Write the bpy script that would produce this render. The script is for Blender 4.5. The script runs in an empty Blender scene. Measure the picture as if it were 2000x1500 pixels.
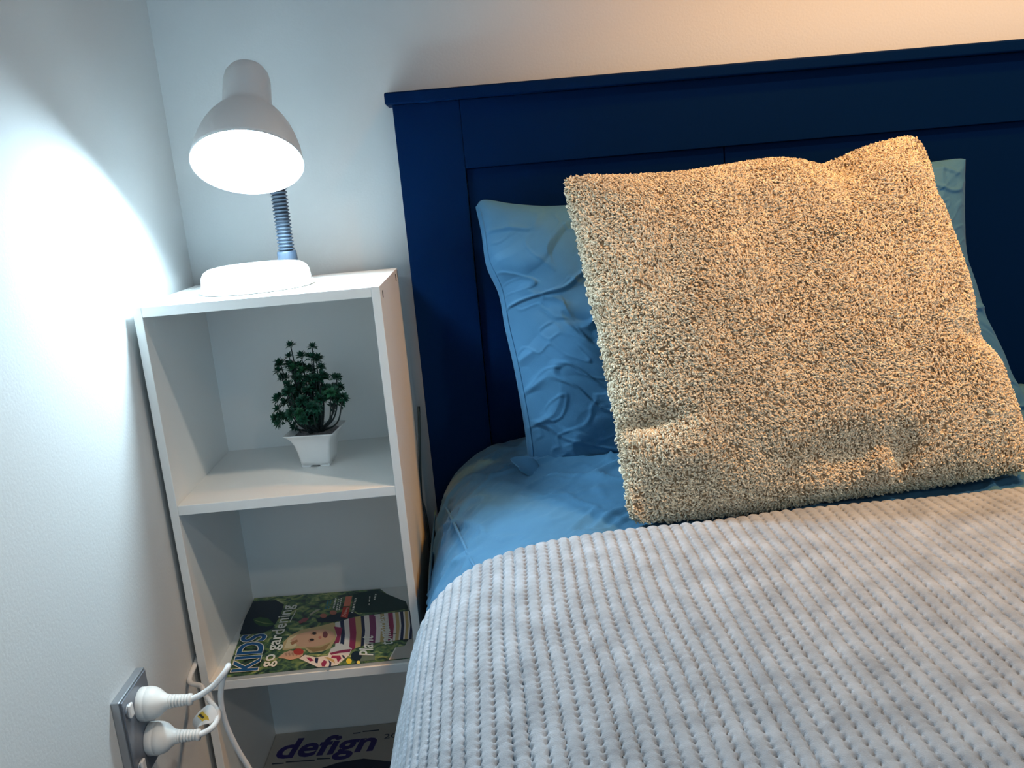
import bpy, bmesh, math, random
import numpy as np
from mathutils import Vector, Matrix, Quaternion

random.seed(7)
rng = np.random.default_rng(7)
scene = bpy.context.scene
col = scene.collection
PI = math.pi

# ------------------------------------------------------------------ camera
CAM = Vector((0.48087, -1.45544, 0.97415))
FPX = 1690.91                                   # focal length in pixels of a 2000 x 1500 frame
RIGHT = Vector((0.99562125, -0.0402883, -0.08435148))
UP = Vector((0.09124542, 0.22277153, 0.97059112))
FWD = Vector((0.02031236, 0.97403783, -0.22547219))
cam_d = bpy.data.cameras.new('camera')
cam_d.sensor_fit = 'HORIZONTAL'
cam_d.sensor_width = 36.0
cam_d.lens = FPX * 36.0 / 2000.0
cam_d.clip_start = 0.02
cam = bpy.data.objects.new('camera', cam_d)
col.objects.link(cam)
m = Matrix((RIGHT, UP, -FWD)).transposed().to_4x4()
m.translation = CAM
cam.matrix_world = m
scene.camera = cam

# ------------------------------------------------------------------ world and exposure
world = bpy.data.worlds.new('world')
scene.world = world
world.use_nodes = True
bg = world.node_tree.nodes['Background']
bg.inputs[0].default_value = (0.46, 0.76, 1.0, 1)
bg.inputs[1].default_value = 0.84
vs = scene.view_settings
vs.view_transform = 'Standard'
vs.look = 'None'
vs.gamma = 1.0
vs.exposure = 0.30
vs.use_curve_mapping = False

LAMP_STRENGTH = 290.0        # bulb of the desk lamp
LAMP_COLOUR = (0.66, 0.88, 1.0)
DOWN_POWER = (112.0, 46.0, 20.0)  # the ceiling downlights
DOWN_COLOUR = (1.0, 0.40, 0.03)
ROOM_COLOUR = (1.0, 0.86, 0.68)

# ------------------------------------------------------------------ helpers
def pix(q):
    return (FWD + RIGHT * ((q[0] - 1000) / FPX) - UP * ((q[1] - 750) / FPX))

def hit(q, axis, v):
    d = pix(q)
    t = (v - CAM[axis]) / d[axis]
    return CAM + d * t

def hit_plane(q, p0, n):
    d = pix(q)
    t = (p0 - CAM).dot(n) / d.dot(n)
    return CAM + d * t

def lin(c):
    return tuple(((x / 255.0) / 12.92 if x / 255.0 <= 0.04045 else ((x / 255.0 + 0.055) / 1.055) ** 2.4) for x in c)

def tag(o, label=None, cat=None, group=None, kind=None):
    if label: o['label'] = label
    if cat: o['category'] = cat
    if group: o['group'] = group
    if kind: o['kind'] = kind
    return o

def empty(name, loc, label, cat, group=None):
    o = bpy.data.objects.new(name, None)
    o.empty_display_size = 0.05
    o.location = loc
    col.objects.link(o)
    return tag(o, label, cat, group)

def add(name, me, mat, parent=None, smooth=True):
    """Link a mesh given in world coordinates; children keep their world place."""
    o = bpy.data.objects.new(name, me)
    col.objects.link(o)
    if mat is not None:
        me.materials.clear()
        for mm in (mat if isinstance(mat, (list, tuple)) else [mat]):
            me.materials.append(mm)
    if smooth:
        me.polygons.foreach_set('use_smooth', np.ones(len(me.polygons), dtype=bool))
    if parent is not None:
        o.parent = parent
        loc = parent.location if parent.parent is None else Vector((0, 0, 0))
        o.matrix_parent_inverse = Matrix.Translation(-loc)
    return o

def pydata(verts, faces):
    me = bpy.data.meshes.new('mesh')
    me.from_pydata([tuple(v) for v in verts], [], faces)
    me.update()
    return me

def npmesh(verts, quads):
    """Fast mesh from numpy arrays (n,3) and (m,k)."""
    me = bpy.data.meshes.new('mesh')
    verts = np.asarray(verts, dtype=np.float32)
    quads = np.asarray(quads, dtype=np.int32)
    k = quads.shape[1]
    me.vertices.add(len(verts)); me.vertices.foreach_set('co', verts.ravel())
    me.loops.add(quads.size); me.loops.foreach_set('vertex_index', quads.ravel())
    me.polygons.add(len(quads))
    me.polygons.foreach_set('loop_start', np.arange(0, quads.size, k, dtype=np.int32))
    me.polygons.foreach_set('loop_total', np.full(len(quads), k, dtype=np.int32))
    me.update(calc_edges=True)
    me.validate()
    return me

def grid_faces(nu, nv, off=0, flip=False):
    i, j = np.meshgrid(np.arange(nu - 1), np.arange(nv - 1), indexing='ij')
    a = (i * nv + j).ravel() + off
    q = np.stack([a, a + nv, a + nv + 1, a + 1], 1)
    return q[:, ::-1] if flip else q

def box_me(x0, x1, y0, y1, z0, z1, bev=0.0, seg=2):
    bm = bmesh.new()
    bmesh.ops.create_cube(bm, size=1.0)
    for v in bm.verts:
        v.co = ((x0 + x1) / 2 + v.co.x * (x1 - x0), (y0 + y1) / 2 + v.co.y * (y1 - y0), (z0 + z1) / 2 + v.co.z * (z1 - z0))
    if bev > 0:
        bmesh.ops.bevel(bm, geom=bm.edges[:], offset=bev, segments=seg, affect='EDGES', profile=0.5)
    me = bpy.data.meshes.new('mesh'); bm.to_mesh(me); bm.free()
    return me

def box(name, x0, x1, y0, y1, z0, z1, mat, parent=None, bev=0.001, seg=2):
    return add(name, box_me(x0, x1, y0, y1, z0, z1, bev, seg), mat, parent, smooth=False)

def frame_of(axis):
    a = Vector(axis).normalized()
    h = Vector((0, 0, 1)) if abs(a.z) < 0.9 else Vector((1, 0, 0))
    e1 = a.cross(h).normalized(); e2 = a.cross(e1).normalized()
    return a, e1, e2

def lathe_me(profile, origin, axis, n=48, sq=None):
    """profile: list of (distance along axis, radius)."""
    a, e1, e2 = frame_of(axis)
    O = Vector(origin); vs_, fs = [], []
    for (h, r) in profile:
        for k in range(n):
            t = 2 * PI * k / n
            vs_.append(O + a * h + (e1 * math.cos(t) + e2 * math.sin(t)) * max(r, 1e-5))
    for i in range(len(profile) - 1):
        for k in range(n):
            k2 = (k + 1) % n
            fs.append((i * n + k, i * n + k2, (i + 1) * n + k2, (i + 1) * n + k))
    me = pydata(vs_, fs)
    bm = bmesh.new(); bm.from_mesh(me)
    bmesh.ops.remove_doubles(bm, verts=bm.verts, dist=2e-5)
    bmesh.ops.recalc_face_normals(bm, faces=bm.faces)
    bm.to_mesh(me); bm.free()
    return me

def spline(pts, n=12):
    P = [Vector(p) for p in pts]
    P = [P[0] * 2 - P[1]] + P + [P[-1] * 2 - P[-2]]
    out = []
    for i in range(1, len(P) - 2):
        p0, p1, p2, p3 = P[i - 1:i + 3]
        for k in range(n):
            t = k / n
            out.append(0.5 * ((2 * p1) + (p2 - p0) * t + (2 * p0 - 5 * p1 + 4 * p2 - p3) * t * t + (3 * p1 - p0 - 3 * p2 + p3) * t ** 3))
    out.append(P[-2].copy())
    return out

def tube_me(path, radius, n=12, cap=True):
    """radius: number or function of (arc length, fraction)."""
    P = [Vector(p) for p in path]
    L = [0.0]
    for i in range(1, len(P)): L.append(L[-1] + (P[i] - P[i - 1]).length)
    vs_, fs = [], []
    e1 = None
    for i, p in enumerate(P):
        t = (P[min(i + 1, len(P) - 1)] - P[max(i - 1, 0)]).normalized()
        if e1 is None: _, e1, _ = frame_of(t)
        e1 = (e1 - t * e1.dot(t)).normalized(); e2 = t.cross(e1)
        r = radius(L[i], L[i] / L[-1]) if callable(radius) else radius
        for k in range(n):
            a = 2 * PI * k / n
            vs_.append(p + (e1 * math.cos(a) + e2 * math.sin(a)) * r)
    for i in range(len(P) - 1):
        for k in range(n):
            k2 = (k + 1) % n
            fs.append((i * n + k, i * n + k2, (i + 1) * n + k2, (i + 1) * n + k))
    if cap:
        fs.append(tuple(range(n - 1, -1, -1)))
        fs.append(tuple((len(P) - 1) * n + k for k in range(n)))
    return pydata(vs_, fs)

# smooth value noise on numpy arrays
def _h(i, j, seed):
    n = (i.astype(np.int64) * 374761393 + j.astype(np.int64) * 668265263 + seed * 1442695041) & 0xFFFFFFFF
    n = ((n ^ (n >> 13)) * 1274126177) & 0xFFFFFFFF
    n = (n ^ (n >> 16)) & 0xFFFFFFFF
    return n / 4294967295.0 * 2 - 1

def noise2(x, y, seed=0):
    xi = np.floor(x); yi = np.floor(y)
    fx = x - xi; fy = y - yi
    fx = fx ** 3 * (fx * (fx * 6 - 15) + 10); fy = fy ** 3 * (fy * (fy * 6 - 15) + 10)
    a = _h(xi, yi, seed); b = _h(xi + 1, yi, seed); c = _h(xi, yi + 1, seed); d = _h(xi + 1, yi + 1, seed)
    return (a * (1 - fx) + b * fx) * (1 - fy) + (c * (1 - fx) + d * fx) * fy

def fbm(x, y, seed=0, oct=4):
    s = 0; a = 1.0
    for o in range(oct):
        s = s + a * noise2(x * 2 ** o, y * 2 ** o, seed + o * 17); a *= 0.5
    return s

# ------------------------------------------------------------------ materials
def mat(name, rgb, rough=0.6, spec=0.4, metal=0.0, sheen=0.0, sheen_tint=None, bump=None, vary=None, emit=None, coat=0.0):
    """bump: (scale, strength, detail); vary: (scale, amount) brightness mottling of the material itself."""
    mt = bpy.data.materials.new(name); mt.use_nodes = True
    nt = mt.node_tree; b = nt.nodes['Principled BSDF']
    b.inputs['Base Color'].default_value = (*rgb, 1)
    b.inputs['Roughness'].default_value = rough
    b.inputs['Specular IOR Level'].default_value = spec
    b.inputs['Metallic'].default_value = metal
    b.inputs['Coat Weight'].default_value = coat
    if sheen:
        b.inputs['Sheen Weight'].default_value = sheen
        b.inputs['Sheen Roughness'].default_value = 0.4
        if sheen_tint: b.inputs['Sheen Tint'].default_value = (*sheen_tint, 1)
    if bump or vary:
        tc = nt.nodes.new('ShaderNodeTexCoord')
    if bump:
        nz = nt.nodes.new('ShaderNodeTexNoise'); nz.inputs['Scale'].default_value = bump[0]; nz.inputs['Detail'].default_value = bump[2]
        bp = nt.nodes.new('ShaderNodeBump'); bp.inputs['Strength'].default_value = bump[1]; bp.inputs['Distance'].default_value = 0.002
        nt.links.new(tc.outputs['Object'], nz.inputs['Vector'])
        nt.links.new(nz.outputs['Fac'], bp.inputs['Height']); nt.links.new(bp.outputs['Normal'], b.inputs['Normal'])
    if vary:
        nv = nt.nodes.new('ShaderNodeTexNoise'); nv.inputs['Scale'].default_value = vary[0]; nv.inputs['Detail'].default_value = 4
        nt.links.new(tc.outputs['Object'], nv.inputs['Vector'])
        rp = nt.nodes.new('ShaderNodeValToRGB')
        rp.color_ramp.elements[0].position = 0.3; rp.color_ramp.elements[1].position = 0.7
        rp.color_ramp.elements[0].color = (*[c * (1 - vary[1]) for c in rgb], 1)
        rp.color_ramp.elements[1].color = (*[min(1, c * (1 + vary[1])) for c in rgb], 1)
        nt.links.new(nv.outputs['Fac'], rp.inputs['Fac']); nt.links.new(rp.outputs['Color'], b.inputs['Base Color'])
    if emit:
        b.inputs['Emission Color'].default_value = (*emit[0], 1)
        b.inputs['Emission Strength'].default_value = emit[1]
    return mt

M_wall = mat('wall_paint', (0.64, 0.66, 0.665), 0.75, 0.25, bump=(260, 0.12, 3))
M_ceil = mat('ceiling_paint', (0.75, 0.75, 0.74), 0.9, 0.1)
M_floor = mat('carpet', (0.10, 0.10, 0.11), 0.95, 0.1, bump=(300, 0.5, 3), vary=(60, 0.2))
M_skirt = mat('skirting_paint', (0.68, 0.69, 0.68), 0.5, 0.3)
M_lam = mat('white_laminate', (0.84, 0.84, 0.82), 0.38, 0.4, bump=(90, 0.03, 3))
M_edge = mat('edge_banding', (0.74, 0.74, 0.72), 0.5, 0.3, bump=(160, 0.05, 3))
M_hole = mat('dowel_hole', (0.05, 0.05, 0.05), 0.7)
M_board = mat('navy_black_lacquer', (0.0003, 0.0108, 0.050), 0.55, 0.03, bump=(140, 0.05, 3))
M_sheet = mat('blue_cotton_sheet', (0.045, 0.140, 0.250), 0.8, 0.12, sheen=0.05, bump=(700, 0.10, 2), vary=(9, 0.10))
M_pcase = mat('blue_cotton_pillowcase', (0.046, 0.150, 0.275), 0.75, 0.15, sheen=0.05, bump=(700, 0.10, 2), vary=(12, 0.08))
M_blanket = mat('grey_plush', (0.345, 0.385, 0.44), 0.85, 0.12, sheen=0.3, bump=(900, 0.4, 3), vary=(34, 0.20))
M_cream = mat('cushion_backing', (0.30, 0.215, 0.13), 0.9, 0.1)
M_lampw = mat('white_lamp_enamel', (0.78, 0.77, 0.76), 0.35, 0.45)
M_lampin = mat('white_lamp_inside', (0.9, 0.9, 0.9), 0.5, 0.3)
M_goose = mat('slate_plastic', (0.034, 0.052, 0.080), 0.45, 0.4)
M_bulb = mat('lit_bulb', (0.9, 0.9, 0.9), 0.5, emit=(LAMP_COLOUR, LAMP_STRENGTH))
M_pot = mat('white_pot_plastic', (0.80, 0.80, 0.79), 0.35, 0.45)
M_soil = mat('grey_gravel', (0.22, 0.21, 0.22), 0.95, bump=(400, 0.8, 3), vary=(300, 0.4))
M_stem = mat('plant_stem', (0.012, 0.022, 0.022), 0.6)
M_leaf = mat('plastic_leaf', (0.012, 0.075, 0.042), 0.42, 0.45, vary=(160, 0.55))
M_leaf2 = mat('plastic_leaf_light', (0.035, 0.17, 0.075), 0.42, 0.45, vary=(160, 0.4))
M_steel = mat('brushed_aluminium', (0.42, 0.44, 0.47), 0.34, 0.5, metal=0.85)
M_face = mat('grey_faceplate', (0.23, 0.25, 0.29), 0.35, 0.5, metal=0.5)
M_plug = mat('white_plug_plastic', (0.82, 0.80, 0.77), 0.4, 0.4)
M_rock = mat('rocker_plastic', (0.80, 0.77, 0.75), 0.35, 0.45)
M_cord = mat('white_cord', (0.78, 0.79, 0.80), 0.45, 0.4)
M_dcord = mat('dark_cord', (0.02, 0.04, 0.05), 0.5, 0.4)
M_tag = mat('white_cord_tag', (0.80, 0.80, 0.80), 0.5)
M_yel = mat('yellow_sticker', (0.85, 0.55, 0.06), 0.5)
M_ink = mat('dark_ink', (0.05, 0.05, 0.04), 0.6)
M_page = mat('paper_edges', (0.60, 0.58, 0.53), 0.8)
M_trim = mat('downlight_trim', (0.8, 0.8, 0.8), 0.4)
M_down = mat('downlight_lens', (0.9, 0.85, 0.75), 0.5, emit=(DOWN_COLOUR, 20.0))

def flat(name, rgb):
    return mat(name, lin(rgb), 0.42, 0.35)

# cover photograph background: blotchy garden greens
M_cover = bpy.data.materials.new('garden_cover_print'); M_cover.use_nodes = True
nt = M_cover.node_tree; b = nt.nodes['Principled BSDF']
b.inputs['Roughness'].default_value = 0.35
tc = nt.nodes.new('ShaderNodeTexCoord')
nz = nt.nodes.new('ShaderNodeTexNoise'); nz.inputs['Scale'].default_value = 55; nz.inputs['Detail'].default_value = 5; nz.inputs['Distortion'].default_value = 1.2
rp = nt.nodes.new('ShaderNodeValToRGB')
cr = rp.color_ramp
cr.elements[0].position = 0.34; cr.elements[0].color = (0.006, 0.018, 0.022, 1)
cr.elements[1].position = 0.74; cr.elements[1].color = (0.60, 0.64, 0.34, 1)
for p_, c_ in ((0.46, (0.035, 0.095, 0.055, 1)), (0.55, (0.13, 0.22, 0.07, 1)), (0.64, (0.32, 0.36, 0.13, 1))):
    e = cr.elements.new(p_); e.color = c_
nt.links.new(tc.outputs['Object'], nz.inputs['Vector']); nt.links.new(nz.outputs['Fac'], rp.inputs['Fac'])
nt.links.new(rp.outputs['Color'], b.inputs['Base Color'])

# fleece: colour from a per-tuft attribute
M_fleece = bpy.data.materials.new('cream_fleece'); M_fleece.use_nodes = True
nt = M_fleece.node_tree; b = nt.nodes['Principled BSDF']
b.inputs['Roughness'].default_value = 0.85; b.inputs['Specular IOR Level'].default_value = 0.12
b.inputs['Sheen Weight'].default_value = 0.25
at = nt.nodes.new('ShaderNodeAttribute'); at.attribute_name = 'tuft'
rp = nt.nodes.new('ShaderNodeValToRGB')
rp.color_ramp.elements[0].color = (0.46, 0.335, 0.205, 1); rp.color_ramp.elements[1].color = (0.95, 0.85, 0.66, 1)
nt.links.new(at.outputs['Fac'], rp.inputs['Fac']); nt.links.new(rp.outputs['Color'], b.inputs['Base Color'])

# ------------------------------------------------------------------ the room
RX, RY, RZ = 3.2, -3.6, 2.42
def structure(name, me, mt):
    o = add(name, me, mt, None, smooth=False)
    o['kind'] = 'structure'
    return o
structure('floor', box_me(0, RX, RY, 0, -0.05, 0), M_floor)
structure('wall_back', box_me(-0.1, RX, 0, 0.1, -0.05, RZ), M_wall)
structure('wall_left', box_me(-0.1, 0, RY, 0, -0.05, RZ), M_wall)
structure('wall_right', box_me(RX, RX + 0.1, RY, 0.1, -0.05, RZ), M_wall)
structure('ceiling', box_me(-0.1, RX, RY, 0.1, RZ, RZ + 0.05), M_ceil)

# ------------------------------------------------------------------ ceiling downlights (warm)
def downlight(x, y, power, label, beam, blend, aim=(0, 0, -1), colour=ROOM_COLOUR):
    t = empty('ceiling_downlight', (x, y, RZ), label, 'ceiling light', 'recessed ceiling downlights')
    ring = [(0.0, 0.040), (0.0, 0.055), (0.004, 0.055), (0.006, 0.050), (0.006, 0.042), (0.0, 0.040)]
    add('trim_ring', lathe_me([(h, r) for h, r in ring], (x, y, RZ), (0, 0, -1), 40), M_trim, t)
    add('lens', lathe_me([(0.001, 0.0), (0.001, 0.040)], (x, y, RZ), (0, 0, -1), 32), M_down, t)
    l = bpy.data.lights.new('downlight_lamp', 'SPOT')
    l.energy = power; l.color = colour; l.shadow_soft_size = 0.05
    l.spot_size = math.radians(beam); l.spot_blend = blend
    lo = bpy.data.objects.new('downlight_lamp', l); col.objects.link(lo)
    lo.parent = t; lo.location = (0, 0, -0.04)
    lo.rotation_euler = Vector(aim).to_track_quat('-Z', 'Y').to_euler()
    return t
downlight(1.32, -0.58, DOWN_POWER[0], 'added unseen warm ceiling spot over the pillow end of the bed', 80, 0.9, (0.0, 0.48, -1.36), DOWN_COLOUR)  # added spot, its cone shaped to wash wall and cushion in orange
downlight(1.45, -1.06, DOWN_POWER[1], 'recessed warm ceiling downlight above the middle of the bed', 100, 0.30)
downlight(1.58, -2.55, DOWN_POWER[2], 'recessed warm ceiling downlight beyond the foot of the bed', 150, 0.6)

# ------------------------------------------------------------------ bookcase
BX0, BX1, BF, BB = 0.0094, 0.3394, -0.2896, -0.02
TS, TT, TOP = 0.0117, 0.0142, 0.855
Z1, Z2, Z3 = 0.5725, 0.295, 0.0175
bk = empty('bookcase', ((BX0 + BX1) / 2, (BF + BB) / 2, 0), 'narrow white laminate three-shelf bookcase between wall and bed', 'bookcase')
box('side_panel', BX0, BX0 + TS, BF, BB, 0, TOP, M_lam, bk, 0.0007)
box('side_panel', BX1 - TS, BX1, BF, BB, 0, TOP, M_lam, bk, 0.0007)
box('top_panel', BX0 + TS, BX1 - TS, BF + 0.0003, BB, TOP - TT, TOP - 0.0004, M_lam, bk, 0.0007)
for z in (Z1, Z2):
    box('shelf', BX0 + TS, BX1 - TS, BF + 0.0003, BB - 0.006, z - TT, z, M_lam, bk, 0.0007)
box('bottom_panel', BX0 + TS, BX1 - TS, BF + 0.0003, BB, Z3 - TT, Z3, M_lam, bk, 0.0007)
box('back_panel', BX0 + TS, BX1 - TS, BB - 0.0086, BB - 0.001, Z3, TOP - TT, M_lam, bk, 0.0)
for (y, z, w, h) in ((-0.062, 0.843, 0.007, 0.011), (-0.262, 0.841, 0.006, 0.010), (-0.030, 0.846, 0.004, 0.012)):
    box('dowel_hole', BX1 - 0.001, BX1 + 0.0004, y - w / 2, y + w / 2, z - h / 2, z + h / 2, M_hole, bk, 0.0)

# ------------------------------------------------------------------ desk lamp
lamp = empty('desk_lamp', (0.147, -0.166, TOP), 'lit white gooseneck desk lamp on top of the white bookcase', 'lamp')
# the oval foot: a low dome with a lip
LB = (0.147, -0.166, TOP)
foot = [(0.0, 0.0), (0.0, 0.0795), (0.001, 0.0815), (0.006, 0.0818), (0.0078, 0.0808), (0.0085, 0.0788), (0.011, 0.0788), (0.022, 0.0775), (0.029, 0.0735), (0.0335, 0.066), (0.0355, 0.054), (0.036, 0.03), (0.036, 0.0)]
add('base', lathe_me(foot, LB, (0, 0, 1), 72), M_lampw, lamp)
GB = Vector((0.1855, -0.118, TOP + 0.0325))
col_prof = [(0.0, 0.0145), (0.001, 0.0150), (0.014, 0.0145), (0.0155, 0.0135), (0.0155, 0.0)]
add('collar', lathe_me(col_prof, GB, (0, 0, 1), 32), M_goose, lamp)
SO = hit((484, 320), 1, -0.235)           # centre of the shade's mouth
AX = Vector((0.003, -0.088, -0.137)).normalized()
SL = 0.163
ST = SO - AX * SL                               # closed end of the shade
back = (Vector((0, 1, 0)) - AX * AX.y).normalized()
gend = ST + AX * 0.055 + back * 0.030
path = spline([GB + Vector((0, 0, 0.012)), GB + Vector((0.0005, 0, 0.06)), GB + Vector((0.0, 0.003, 0.11)), GB + Vector((-0.003, 0.016, 0.165)), gend + Vector((0.006, 0.028, 0.012)), gend], 60)
add('gooseneck', tube_me(path, lambda s, f: 0.0112 + 0.0016 * math.sin(2 * PI * s / 0.0052), 20), M_goose, lamp)
outer = [(0.0, 0.0), (0.001, 0.010), (0.0045, 0.0185), (0.010, 0.0252), (0.018, 0.0300), (0.028, 0.0322), (0.050, 0.0328), (0.070, 0.0332), (0.076, 0.0345), (0.081, 0.0385), (0.088, 0.0455), (0.098, 0.0530), (0.110, 0.0597), (0.125, 0.0658), (0.142, 0.0708), (0.157, 0.0738), (SL, 0.0747)]
inner = [(SL, 0.0733), (0.157, 0.0722), (0.142, 0.0692), (0.125, 0.0642), (0.110, 0.0580), (0.098, 0.0514), (0.088, 0.0440), (0.081, 0.0370), (0.076, 0.0330), (0.070, 0.0318), (0.050, 0.0312), (0.045, 0.0)]
shade = add('lamp_shade', lathe_me(outer + inner, ST, AX, 72), M_lampw, lamp)
add('bulb_socket', lathe_me([(0.046, 0.0), (0.046, 0.020), (0.080, 0.019), (0.082, 0.016), (0.082, 0.0)], ST, AX, 28), M_lampin, shade)
bprof = [(0.075, 0.013), (0.082, 0.0165)] + [(0.114 - 0.042 * math.cos(t), 0.042 * math.sin(t)) for t in np.linspace(0.62, PI, 16)]
add('bulb', lathe_me(bprof, ST, AX, 32), M_bulb, shade)

# ------------------------------------------------------------------ potted plant
PC = Vector((0.196, -0.142, Z1))
prot = math.radians(-7)
plant = empty('potted_plant', PC, 'small artificial green bush in flared white square pot on the shelf', 'plant')
def sq_ring(half, rad, z, n=6):
    out = []
    for cx_, cy_, a0 in ((1, 1, 0), (-1, 1, PI / 2), (-1, -1, PI), (1, -1, 3 * PI / 2)):
        for k in range(n):
            a = a0 + (PI / 2) * k / (n - 1)
            x = cx_ * (half - rad) + rad * math.cos(a); y = cy_ * (half - rad) + rad * math.sin(a)
            out.append(PC + Vector((x * math.cos(prot) - y * math.sin(prot), x * math.sin(prot) + y * math.cos(prot), z)))
    return out
rings = [(0.021, 0.004, 0.0030), (0.0228, 0.0045, 0.0030), (0.0238, 0.005, 0.010), (0.0258, 0.005, 0.024), (0.0282, 0.005, 0.036), (0.0315, 0.005, 0.045), (0.0360, 0.0045, 0.0515), (0.0395, 0.004, 0.0540), (0.0400, 0.004, 0.0552), (0.0392, 0.004, 0.0558), (0.0350, 0.004, 0.0530), (0.0300, 0.004, 0.0490)]
V, Fc = [], []
for hf, rd, z in rings: V += sq_ring(hf, rd, z)
nR = 24
for i in range(len(rings) - 1):
    for k in range(nR):
        Fc.append((i * nR + k, i * nR + (k + 1) % nR, (i + 1) * nR + (k + 1) % nR, (i + 1) * nR + k))
Fc.append(tuple(range(nR - 1, -1, -1)))
add('pot', pydata(V, Fc), M_pot, plant)
for sx in (-1, 1):
    for sy in (-1, 1):
        me = box_me(-0.0075, 0.0075, -0.0075, 0.0075, 0, 0.0045, 0.001)
        for v in me.vertices:
            x = v.co.x + sx * 0.0148; y = v.co.y + sy * 0.0148
            v.co = PC + Vector((x * math.cos(prot) - y * math.sin(prot), x * math.sin(prot) + y * math.cos(prot), v.co.z))
        add('pot_foot', me, M_pot, plant, False)
sr = sq_ring(0.0305, 0.004, 0.0485)
soil_v = [PC + Vector((0, 0, 0.0515))] + sr
add('gravel', pydata(soil_v, [(0, 1 + k, 1 + (k + 1) % nR) for k in range(nR)]), M_soil, plant)
# leaf rosettes, read off the photograph crop (480,640) at 5x
spots = [(440, 185), (650, 200), (345, 375), (425, 290), (545, 290), (640, 300), (690, 330), (730, 400), (890, 495), (330, 430), (395, 500), (470, 400), (560, 400), (650, 430),
         (420, 560), (520, 500), (600, 540), (690, 520), (770, 500), (340, 680), (420, 640), (520, 620), (600, 640), (690, 620), (780, 600), (860, 600), (910, 590),
         (330, 800), (400, 740), (480, 760), (560, 720), (640, 740), (720, 700), (800, 690), (870, 680), (945, 690), (920, 750), (300, 890), (370, 860), (450, 850),
         (530, 840), (610, 820), (680, 790), (345, 930), (490, 960), (560, 890), (640, 860), (490, 680), (560, 570), (740, 640), (830, 640)]
spots += [(x + random.uniform(-38, 38), y + random.uniform(-30, 42)) for x, y in spots if 300 < y < 900 and 330 < x < 900]
def rosette(seed, n=24):
    r = random.Random(seed); V, F = [], []
    for k in range(n):
        az = 2.4 * k + r.uniform(-.3, .3); el = 1.25 - 1.35 * (k / n) + r.uniform(-.12, .12)
        L = r.uniform(0.0080, 0.0112); w = L * 0.25
        d = Vector((math.cos(az) * math.cos(el), math.sin(az) * math.cos(el), math.sin(el)))
        s = d.cross(Vector((0, 0, 1)));  s = s.normalized() if s.length > 1e-4 else Vector((1, 0, 0))
        nrm = s.cross(d)
        if nrm.z < 0: nrm = -nrm
        o = len(V)
        V += [d * 0.001, d * L * .55 + s * w + nrm * 0.0009, d * L - nrm * 0.0010, d * L * .55 - s * w + nrm * 0.0009, d * L * .55]
        F += [(o, o + 1, o + 4), (o + 1, o + 2, o + 4), (o + 2, o + 3, o + 4), (o + 3, o, o + 4)]
    return pydata(V, F)
ros = [rosette(s) for s in range(5)]
for i, me in enumerate(ros):
    me.materials.append(M_leaf2 if i == 2 else M_leaf)
branch_tips = []
def cluster(pos, k, sc):
    o = bpy.data.objects.new('leaf_cluster', ros[k % 5]); col.objects.link(o)
    o.parent = plant; o.location = pos - PC
    out = (pos - (PC + Vector((0, 0, 0.085)))).normalized() + Vector((0, 0, 0.55))
    o.rotation_mode = 'QUATERNION'
    o.rotation_quaternion = out.to_track_quat('Z', 'Y') @ Quaternion((0, 0, 1), random.uniform(0, 6.28))
    o.scale = (sc, sc, sc)
for i, (x, y) in enumerate(spots):
    q = (480 + x / 5, 640 + y / 5)
    base = hit(q, 1, PC.y)
    hgt = base.z - Z1
    dep = 0.040 * max(0.25, 1 - abs(hgt - 0.10) / 0.11)
    yy = PC.y - 0.004 + random.uniform(-dep, dep * 0.7)
    pos = hit(q, 1, yy)
    branch_tips.append(pos)
    cluster(pos, random.choice((0, 1, 3, 4, 0, 1, 2)), random.uniform(1.0, 1.3))
for i in range(34):    # the rear and inner foliage
    a = random.uniform(0, 2 * PI); hh = random.uniform(0.075, 0.16)
    r0 = 0.040 * (1 - (hh - 0.075) / 0.13)
    pos = PC + Vector((math.cos(a) * r0 * random.uniform(.3, 1) + 0.002 - (hh - .07) * .22, abs(math.sin(a)) * r0 * random.uniform(.3, 1), hh))
    branch_tips.append(pos); cluster(pos, random.choice((0, 1, 3, 4)), random.uniform(1.0, 1.3))
for i, tip in enumerate(branch_tips[:14] + branch_tips[14::3]):
    a = random.uniform(0, 2 * PI)
    p0 = PC + Vector((math.cos(a) * 0.006 + 0.004, math.sin(a) * 0.006, 0.050))
    mid = p0.lerp(tip, 0.45) + Vector(((tip.x - p0.x) * 0.22, (tip.y - p0.y) * 0.22, -0.008))
    add('stem', tube_me(spline([p0, mid, tip], 6), lambda s, f: 0.0017 * (1 - 0.55 * f), 6), M_stem, plant)
add('trunk', tube_me(spline([PC + Vector((0.004, 0, 0.047)), PC + Vector((0.002, -0.001, 0.062)), PC + Vector((0.006, 0.0, 0.085)), PC + Vector((0.0, 0.0, 0.115))], 8), lambda s, f: 0.0075 * (1 - 0.7 * f), 10), M_stem, plant)

# ------------------------------------------------------------------ printed matter
def text_arrays(s, shear=0.0, offset=0.0, spacing=1.0):
    cu = bpy.data.curves.new('lettering', 'FONT'); cu.body = s; cu.shear = shear; cu.offset = offset; cu.space_character = spacing
    cu.resolution_u = 3
    ob = bpy.data.objects.new('lettering', cu); col.objects.link(ob)
    dg = bpy.context.evaluated_depsgraph_get()
    me = bpy.data.meshes.new_from_object(ob.evaluated_get(dg))
    v = [tuple(x.co) for x in me.vertices]; f = [tuple(p.vertices) for p in me.polygons]
    bpy.data.objects.remove(ob); bpy.data.curves.remove(cu); bpy.data.meshes.remove(me)
    return v, f

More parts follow.
